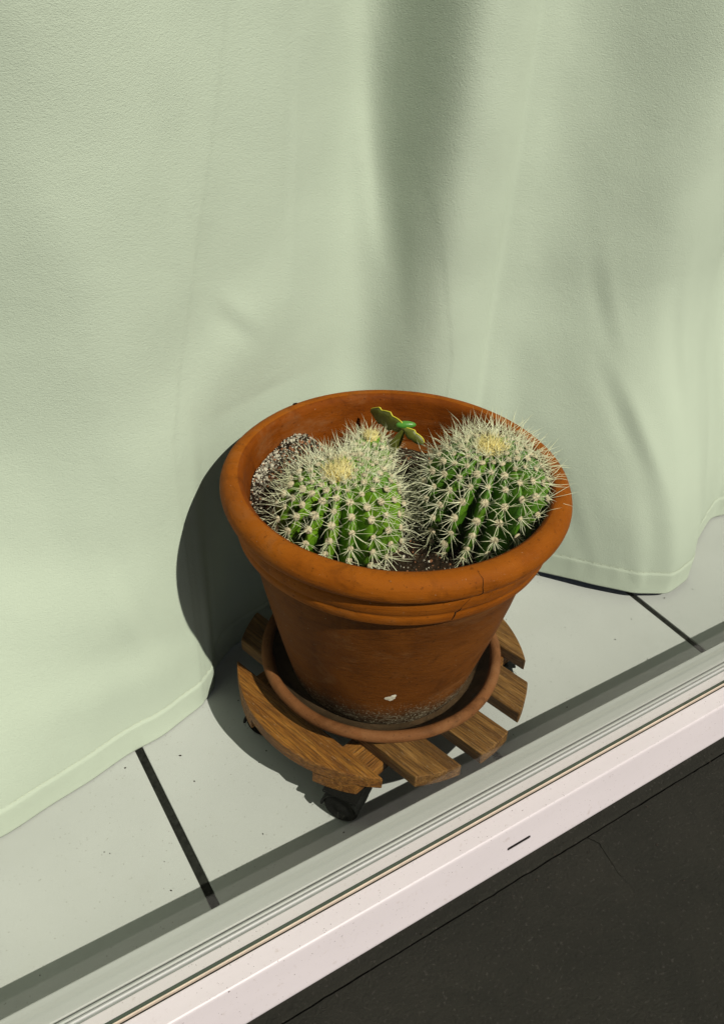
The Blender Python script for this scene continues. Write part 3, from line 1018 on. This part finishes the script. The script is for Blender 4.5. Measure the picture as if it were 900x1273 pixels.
# ------------------------------------------------------------------ cacti
def spine_cluster(seed, nrad, ncen, lr, lc, spread=74, thick=0.00042, mat=M_spine):
    """spines radiating from an areole; +Z is the outward normal, -Y points down the rib"""
    r = random.Random(seed)
    V, F = [], []
    def add(theta, phi, L, w):
        d = Vector((math.sin(theta) * math.cos(phi), math.sin(theta) * math.sin(phi), math.cos(theta)))
        s = d.orthogonal().normalized()
        t = d.cross(s)
        bend = Vector((r.uniform(-1, 1), r.uniform(-1, 1), r.uniform(-.3, .6))) * L * 0.09
        b0 = len(V)
        for f, rr in ((0, w), (0.5, w * 0.72)):
            c = d * (L * f) + bend * (f * (1 - f) * 4)
            for k in range(3):
                a = 2 * PI * k / 3
                V.append(c + rr * (math.cos(a) * s + math.sin(a) * t))
        V.append(d * L)
        for k in range(3):
            k2 = (k + 1) % 3
            F.append((b0 + k, b0 + k2, b0 + 3 + k2, b0 + 3 + k))
            F.append((b0 + 3 + k, b0 + 3 + k2, b0 + 6))
    for k in range(nrad):
        ph = 2 * PI * (k + r.uniform(-.25, .25)) / nrad
        if r.random() < 0.12: continue
        down = 0.80 + 0.28 * max(0, -math.sin(ph))
        add(math.radians(spread + r.uniform(-22, 10)), ph + r.uniform(-.2, .2), lr * r.uniform(.55, 1.2) * down, thick * r.uniform(.75, 1.0))
    for k in range(ncen):
        ph = 2 * PI * (k + r.uniform(-.3, .3)) / max(1, ncen) + 0.6
        add(math.radians(r.uniform(16, 42)), ph, lc * r.uniform(.8, 1.15), thick * r.uniform(1.0, 1.25))
    me = mesh('spine_cluster', V, F)
    me.materials.append(mat)
    me.polygons.foreach_set('use_smooth', [True] * len(me.polygons))
    return me
def wool_mesh(seed, mat):
    bm = bmesh.new()
    bmesh.ops.create_icosphere(bm, subdivisions=2, radius=1)
    for v in bm.verts:
        v.co *= 1 + 0.30 * noise.noise(v.co * 2.6 + Vector((seed, 0, 0)))
        v.co.z *= 0.62
    me = bmmesh('areole', bm)
    me.materials.append(mat)
    me.polygons.foreach_set('use_smooth', [True] * len(me.polygons))
    return me
WOOL = [wool_mesh(i * 3.1, M_wool) for i in range(4)]
WOOLY = [wool_mesh(i * 5.7 + 1, M_wool_y) for i in range(3)]

def crown_mesh(seed, rad):
    # soft dome of felt bristling with short upright yellow hairs
    r = random.Random(seed * 13 + 1)
    bm = bmesh.new()
    bmesh.ops.create_icosphere(bm, subdivisions=3, radius=1)
    for v in bm.verts:
        v.co *= 1 + 0.25 * noise.noise(v.co * 3.1 + Vector((seed, 0, 0)))
        v.co = Vector((v.co.x * rad, v.co.y * rad, v.co.z * rad * 0.45))
    me = bmmesh('crown', bm)
    V = [v.co.copy() for v in me.vertices]; F = [tuple(p.vertices) for p in me.polygons]; nf = len(F)
    for k in range(150):
        a = r.uniform(0, 2 * PI); q = rad * 1.05 * math.sqrt(r.random())
        p = Vector((q * math.cos(a), q * math.sin(a), 0.42 * rad * math.sqrt(max(0, 1 - (q / rad / 1.06) ** 2))))
        d = Vector((math.cos(a) * q / rad * 0.7 + r.uniform(-.25, .25), math.sin(a) * q / rad * 0.7 + r.uniform(-.25, .25), 1)).normalized()
        L = r.uniform(0.005, 0.0105); w = 0.00032
        s_ = d.orthogonal().normalized(); t_2 = d.cross(s_); b0 = len(V)
        for j in range(3): V.append(p + w * (math.cos(2.094 * j) * s_ + math.sin(2.094 * j) * t_2))
        V.append(p + d * L)
        for j in range(3): F.append((b0 + j, b0 + (j + 1) % 3, b0 + 3))
    bpy.data.meshes.remove(me)
    me = mesh('crown', V, F)
    me.materials.append(M_wool_y); me.materials.append(M_spine_y)
    me.polygons.foreach_set('material_index', [0] * nf + [1] * (len(F) - nf))
    me.polygons.foreach_set('use_smooth', [True] * len(F))
    return me
def cactus(name, loc, R, hgt, ribs, amp, twist, skin, label, clusters, young, seed, lean=(0, 0), step=0.0145, s_scale=1.0, phase=0.0, crown_clusters=None):
    r = random.Random(seed)
    root = empty(name, loc)
    root.rotation_euler = (lean[0], lean[1], 0)
    tag(root, label, 'cactus', 'cacti growing in the pot')
    nu, nv = 64, ribs * 12
    ph_r = [r.uniform(-.10, .10) for _ in range(ribs)]
    def surf(lat, az):
        # lat 0 at crown, PI at base
        fr = (az + twist * lat + phase) * ribs / (2 * PI)
        ri = int(math.floor(fr)) % ribs
        c = abs(math.cos(PI * fr))        # 1 on crest, 0 in furrow
        crest = c ** 1.35
        fade = min(1, (lat / 0.75)) ** 0.8
        a_ = amp * fade * (0.85 + 0.15 * math.sin(lat))
        k = 1 - a_ * (1 - crest)
        # tubercles: swell round each areole
        sidx = (lat * R * 1.05) / step
        k += 0.018 * fade * crest * math.cos(2 * PI * (sidx - 0.5 * (ri % 2)))
        sq = math.sin(lat)
        rr = R * k * (abs(sq) ** (0.90 if lat < PI / 2 else 0.55))
        zz = hgt * math.cos(lat) * (1 - 0.5 * a_ * (1 - crest))
        dip = 0.10 * hgt * math.exp(-(lat / 0.30) ** 2)
        wob = 1 + 0.025 * noise.noise((math.cos(az) * 1.3, math.sin(az) * 1.3, lat + seed))
        return Vector((rr * wob * math.cos(az), rr * wob * math.sin(az), zz - dip))
    V, F = [], []
    for i in range(nu + 1):
        lat = max(1e-4, PI * 0.80 * i / nu)
        for j in range(nv):
            V.append(surf(lat, 2 * PI * j / nv))
    for i in range(nu):
        for j in range(nv):
            j2 = (j + 1) % nv
            F.append((i * nv + j, (i + 1) * nv + j, (i + 1) * nv + j2, i * nv + j2))
    body = link('body', mesh('body', V, F), root, skin, smooth=True)
    dn_lat = 0.02
    def place(lat, az, cl, wools, ws, ss, roll=None):
        p = surf(lat, az)
        if math.hypot(p.x + loc[0], p.y + loc[1]) > 0.119 and p.z + loc[2] < 0.290: return
        pl = surf(lat + dn_lat, az) - surf(max(lat - dn_lat, 1e-3), az)
        pa = surf(lat, az + 0.02) - surf(lat, az - 0.02)
        n = pl.cross(pa).normalized()
        # radial-ish normal keeps crest clusters upright
        n = (n * 0.5 + Vector((p.x, p.y, p.z * (R / hgt) ** 2 + 0.0)).normalized() * 0.7).normalized()
        down = (pl - n * pl.dot(n)).normalized()
        x = (-down).cross(n)
        if roll: 
            q_ = Matrix.Rotation(roll, 3, n); down = q_ @ down; x = q_ @ x
        mt = Matrix((x, -down, n)).transposed().to_4x4()
        mt.translation = p + n * ws * 0.25
        w = link('areole', r.choice(wools), root)
        w.matrix_local = mt @ Matrix.Diagonal((ws, ws, ws, 1))
        s = link('spine_cluster', r.choice(cl), w)
        k = ss * r.uniform(0.76, 1.14)
        s.matrix_local = Matrix.Diagonal((k / ws, k / ws, k / ws, 1)) @ Matrix.Rotation(r.uniform(-.5, .5), 4, 'Z') @ Matrix.Rotation(r.uniform(-.14, .14), 4, 'X')
    for i in range(ribs):
        s = step * (0.95 if i % 2 else 0.45) + 0.0065
        while True:
            lat = s / (R * 1.05)
            if lat > PI * 0.72: break
            az = 2 * PI * i / ribs - twist * lat - phase
            grow = min(1, 0.45 + lat * 0.75)
            yng = lat < 0.34
            place(lat, az + r.uniform(-.015, .015), young if yng else clusters, WOOLY if lat < 0.22 else WOOL, (0.0026 * grow + 0.0007) * s_scale * r.uniform(.75, 1.15), s_scale * (0.60 + 0.42 * min(1, lat / 0.7)))
            s += step * (0.62 + 0.38 * min(1, lat / 0.9)) * r.uniform(.93, 1.07)
    # woolly crown with short upright yellow spines
    cc = crown_clusters or young
    cm_ = crown_mesh(seed, R * 0.20)
    ct = link('crown', cm_, root, None, (0, 0, surf(0.02, 0).z - 0.001))
    for k in range(13):
        place(0.03 + 0.17 * math.sqrt(k / 13), k * 2.4, cc, WOOLY, 0.0021 * s_scale, 0.85 * s_scale, r.uniform(0, 6))
    return root
CL = [spine_cluster(i, 11, 4, 0.0185, 0.0250, 66, 0.00031) for i in range(14)]
YG = [spine_cluster(50 + i, 10, 4, 0.0175, 0.0240, 48, 0.00035) for i in range(5)]
CC = [spine_cluster(80 + i, 9, 5, 0.0125, 0.0150, 40, 0.00042, M_spine_y) for i in range(3)]
cactus('globe_cactus', (-0.0500, 0.0070, 0.2625), 0.0550, 0.0510, 18, 0.33, 0.16, M_cac, 'bright green globe cactus with pale spines on the left in front', CL, YG, 11, (0.02, -0.10), 0.0146, 1.0, 0.35, CC)
cactus('globe_cactus', (0.0605, -0.0470, 0.2765), 0.0555, 0.0575, 19, 0.34, 0.22, M_cac2, 'largest dark green globe cactus with cream spines on the right', CL, YG, 23, (-0.02, -0.02), 0.0148, 1.0, 0.1, CC)
cactus('globe_cactus', (0.0285, 0.0860, 0.2535), 0.0225, 0.0240, 13, 0.18, 0.20, M_cac, 'small spiny globe cactus half hidden behind the left one', CL, YG, 37, (0.0, 0.0), 0.0105, 0.80, 0.2, CC)

# ------------------------------------------------------------------ flat-jointed stem with a bud
stem = empty('leaf_cactus_stem', (0.0560, 0.0720, 0.2470))
tag(stem, 'olive flat cactus stem with yellow toothed edge and green bud between the globes', 'cactus')
ORI = Vector((0.0560, 0.0720, 0.2470))
# picture axes at that place, used to lean the blade as it leans in the photograph
def seg(a, b, wid, up, teeth, name='segment'):
    A, B = Vector(a) - ORI, Vector(b) - ORI
    d = (B - A)
    L = d.length
    d.normalize()
    w = (Vector(up) - d * Vector(up).dot(d)).normalized()
    n = d.cross(w)
    N_ = 40
    top, bot = [], []
    for i in range(N_ + 1):
        f = i / N_
        env = (math.sin(PI * min(1, max(0, f * 0.94 + 0.03))) ** 0.55)
        tt = f * teeth
        saw = (tt - math.floor(tt))
        tooth = 0.38 * (saw if saw < 0.8 else (1 - saw) * 4)
        top.append(wid * 0.5 * env * (0.86 + tooth))
        bot.append(-wid * 0.5 * env * (0.86 + tooth))
    V, F = [], []
    for i in range(N_ + 1):
        c = A + d * (L * i / N_) + n * 0.0012 * math.sin(PI * i / N_)
        for off, th in ((bot[i], 0.0004), (bot[i] * 0.5, 0.0011), (0, 0.0019), (top[i] * 0.5, 0.0011), (top[i], 0.0004)):
            V.append(c + w * off + n * th)
        for off, th in ((top[i], -0.0004), (top[i] * 0.5, -0.0010), (0, -0.0016), (bot[i] * 0.5, -0.0010), (bot[i], -0.0004)):
            V.append(c + w * off + n * th)
    for i in range(N_):
        for k in range(10):
            k2 = (k + 1) % 10
            F.append((i * 10 + k, i * 10 + k2, (i + 1) * 10 + k2, (i + 1) * 10 + k))
    F.append(tuple(range(10))[::-1]); F.append(tuple(N_ * 10 + k for k in range(10)))
    o = link(name, mesh(name, V, F), stem, M_leaf, smooth=True)
    for e, arr in (('edge', top),):
        pts = [A + d * (L * i / N_) + w * arr[i] + n * 0.0012 * math.sin(PI * i / N_) for i in range(N_ + 1)]
        link('yellow_edge', tube('yellow_edge', pts, 0.00062, 6), o, M_leafedge, smooth=True)
    return o
def ray_pt(px, py, z):
    d = rgt * ((px - 450) / 1049.6) - upv * ((py - 636.5) / 1049.6) + fwd
    t = (z - CAM.z) / d.z
    return CAM + d * t
# measured ends of the joints (z estimated from the pot's inside)
pA, pB, pD = (0.0410, 0.1060, 0.2925), (0.0520, 0.0660, 0.2910), (0.0630, 0.0480, 0.2810)
seg(pA, pB, 0.0190, (-0.10, 0.10, 1.0), 3)
seg(pB, pD, 0.0095, (0.2, 0.2, 0.9), 2)
seg(pB, (0.0420, 0.0840, 0.2430), 0.0100, (1, -0.4, 0.1), 2)
bm = bmesh.new()
bmesh.ops.create_uvsphere(bm, u_segments=20, v_segments=14, radius=1)
for v in bm.verts:
    t = (v.co.z + 1) / 2
    s = 0.0042 * (1 - 0.18 * t)
    v.co = Vector((v.co.x * s, v.co.y * s, v.co.z * 0.0095))
bud = link('bud', bmmesh('bud', bm), stem, M_bud, Vector((0.0550, 0.0672, 0.2935)) - ORI, smooth=True)
bud.rotation_euler = (Vector((0.83, -0.50, 0.05))).to_track_quat('Z', 'Y').to_euler()
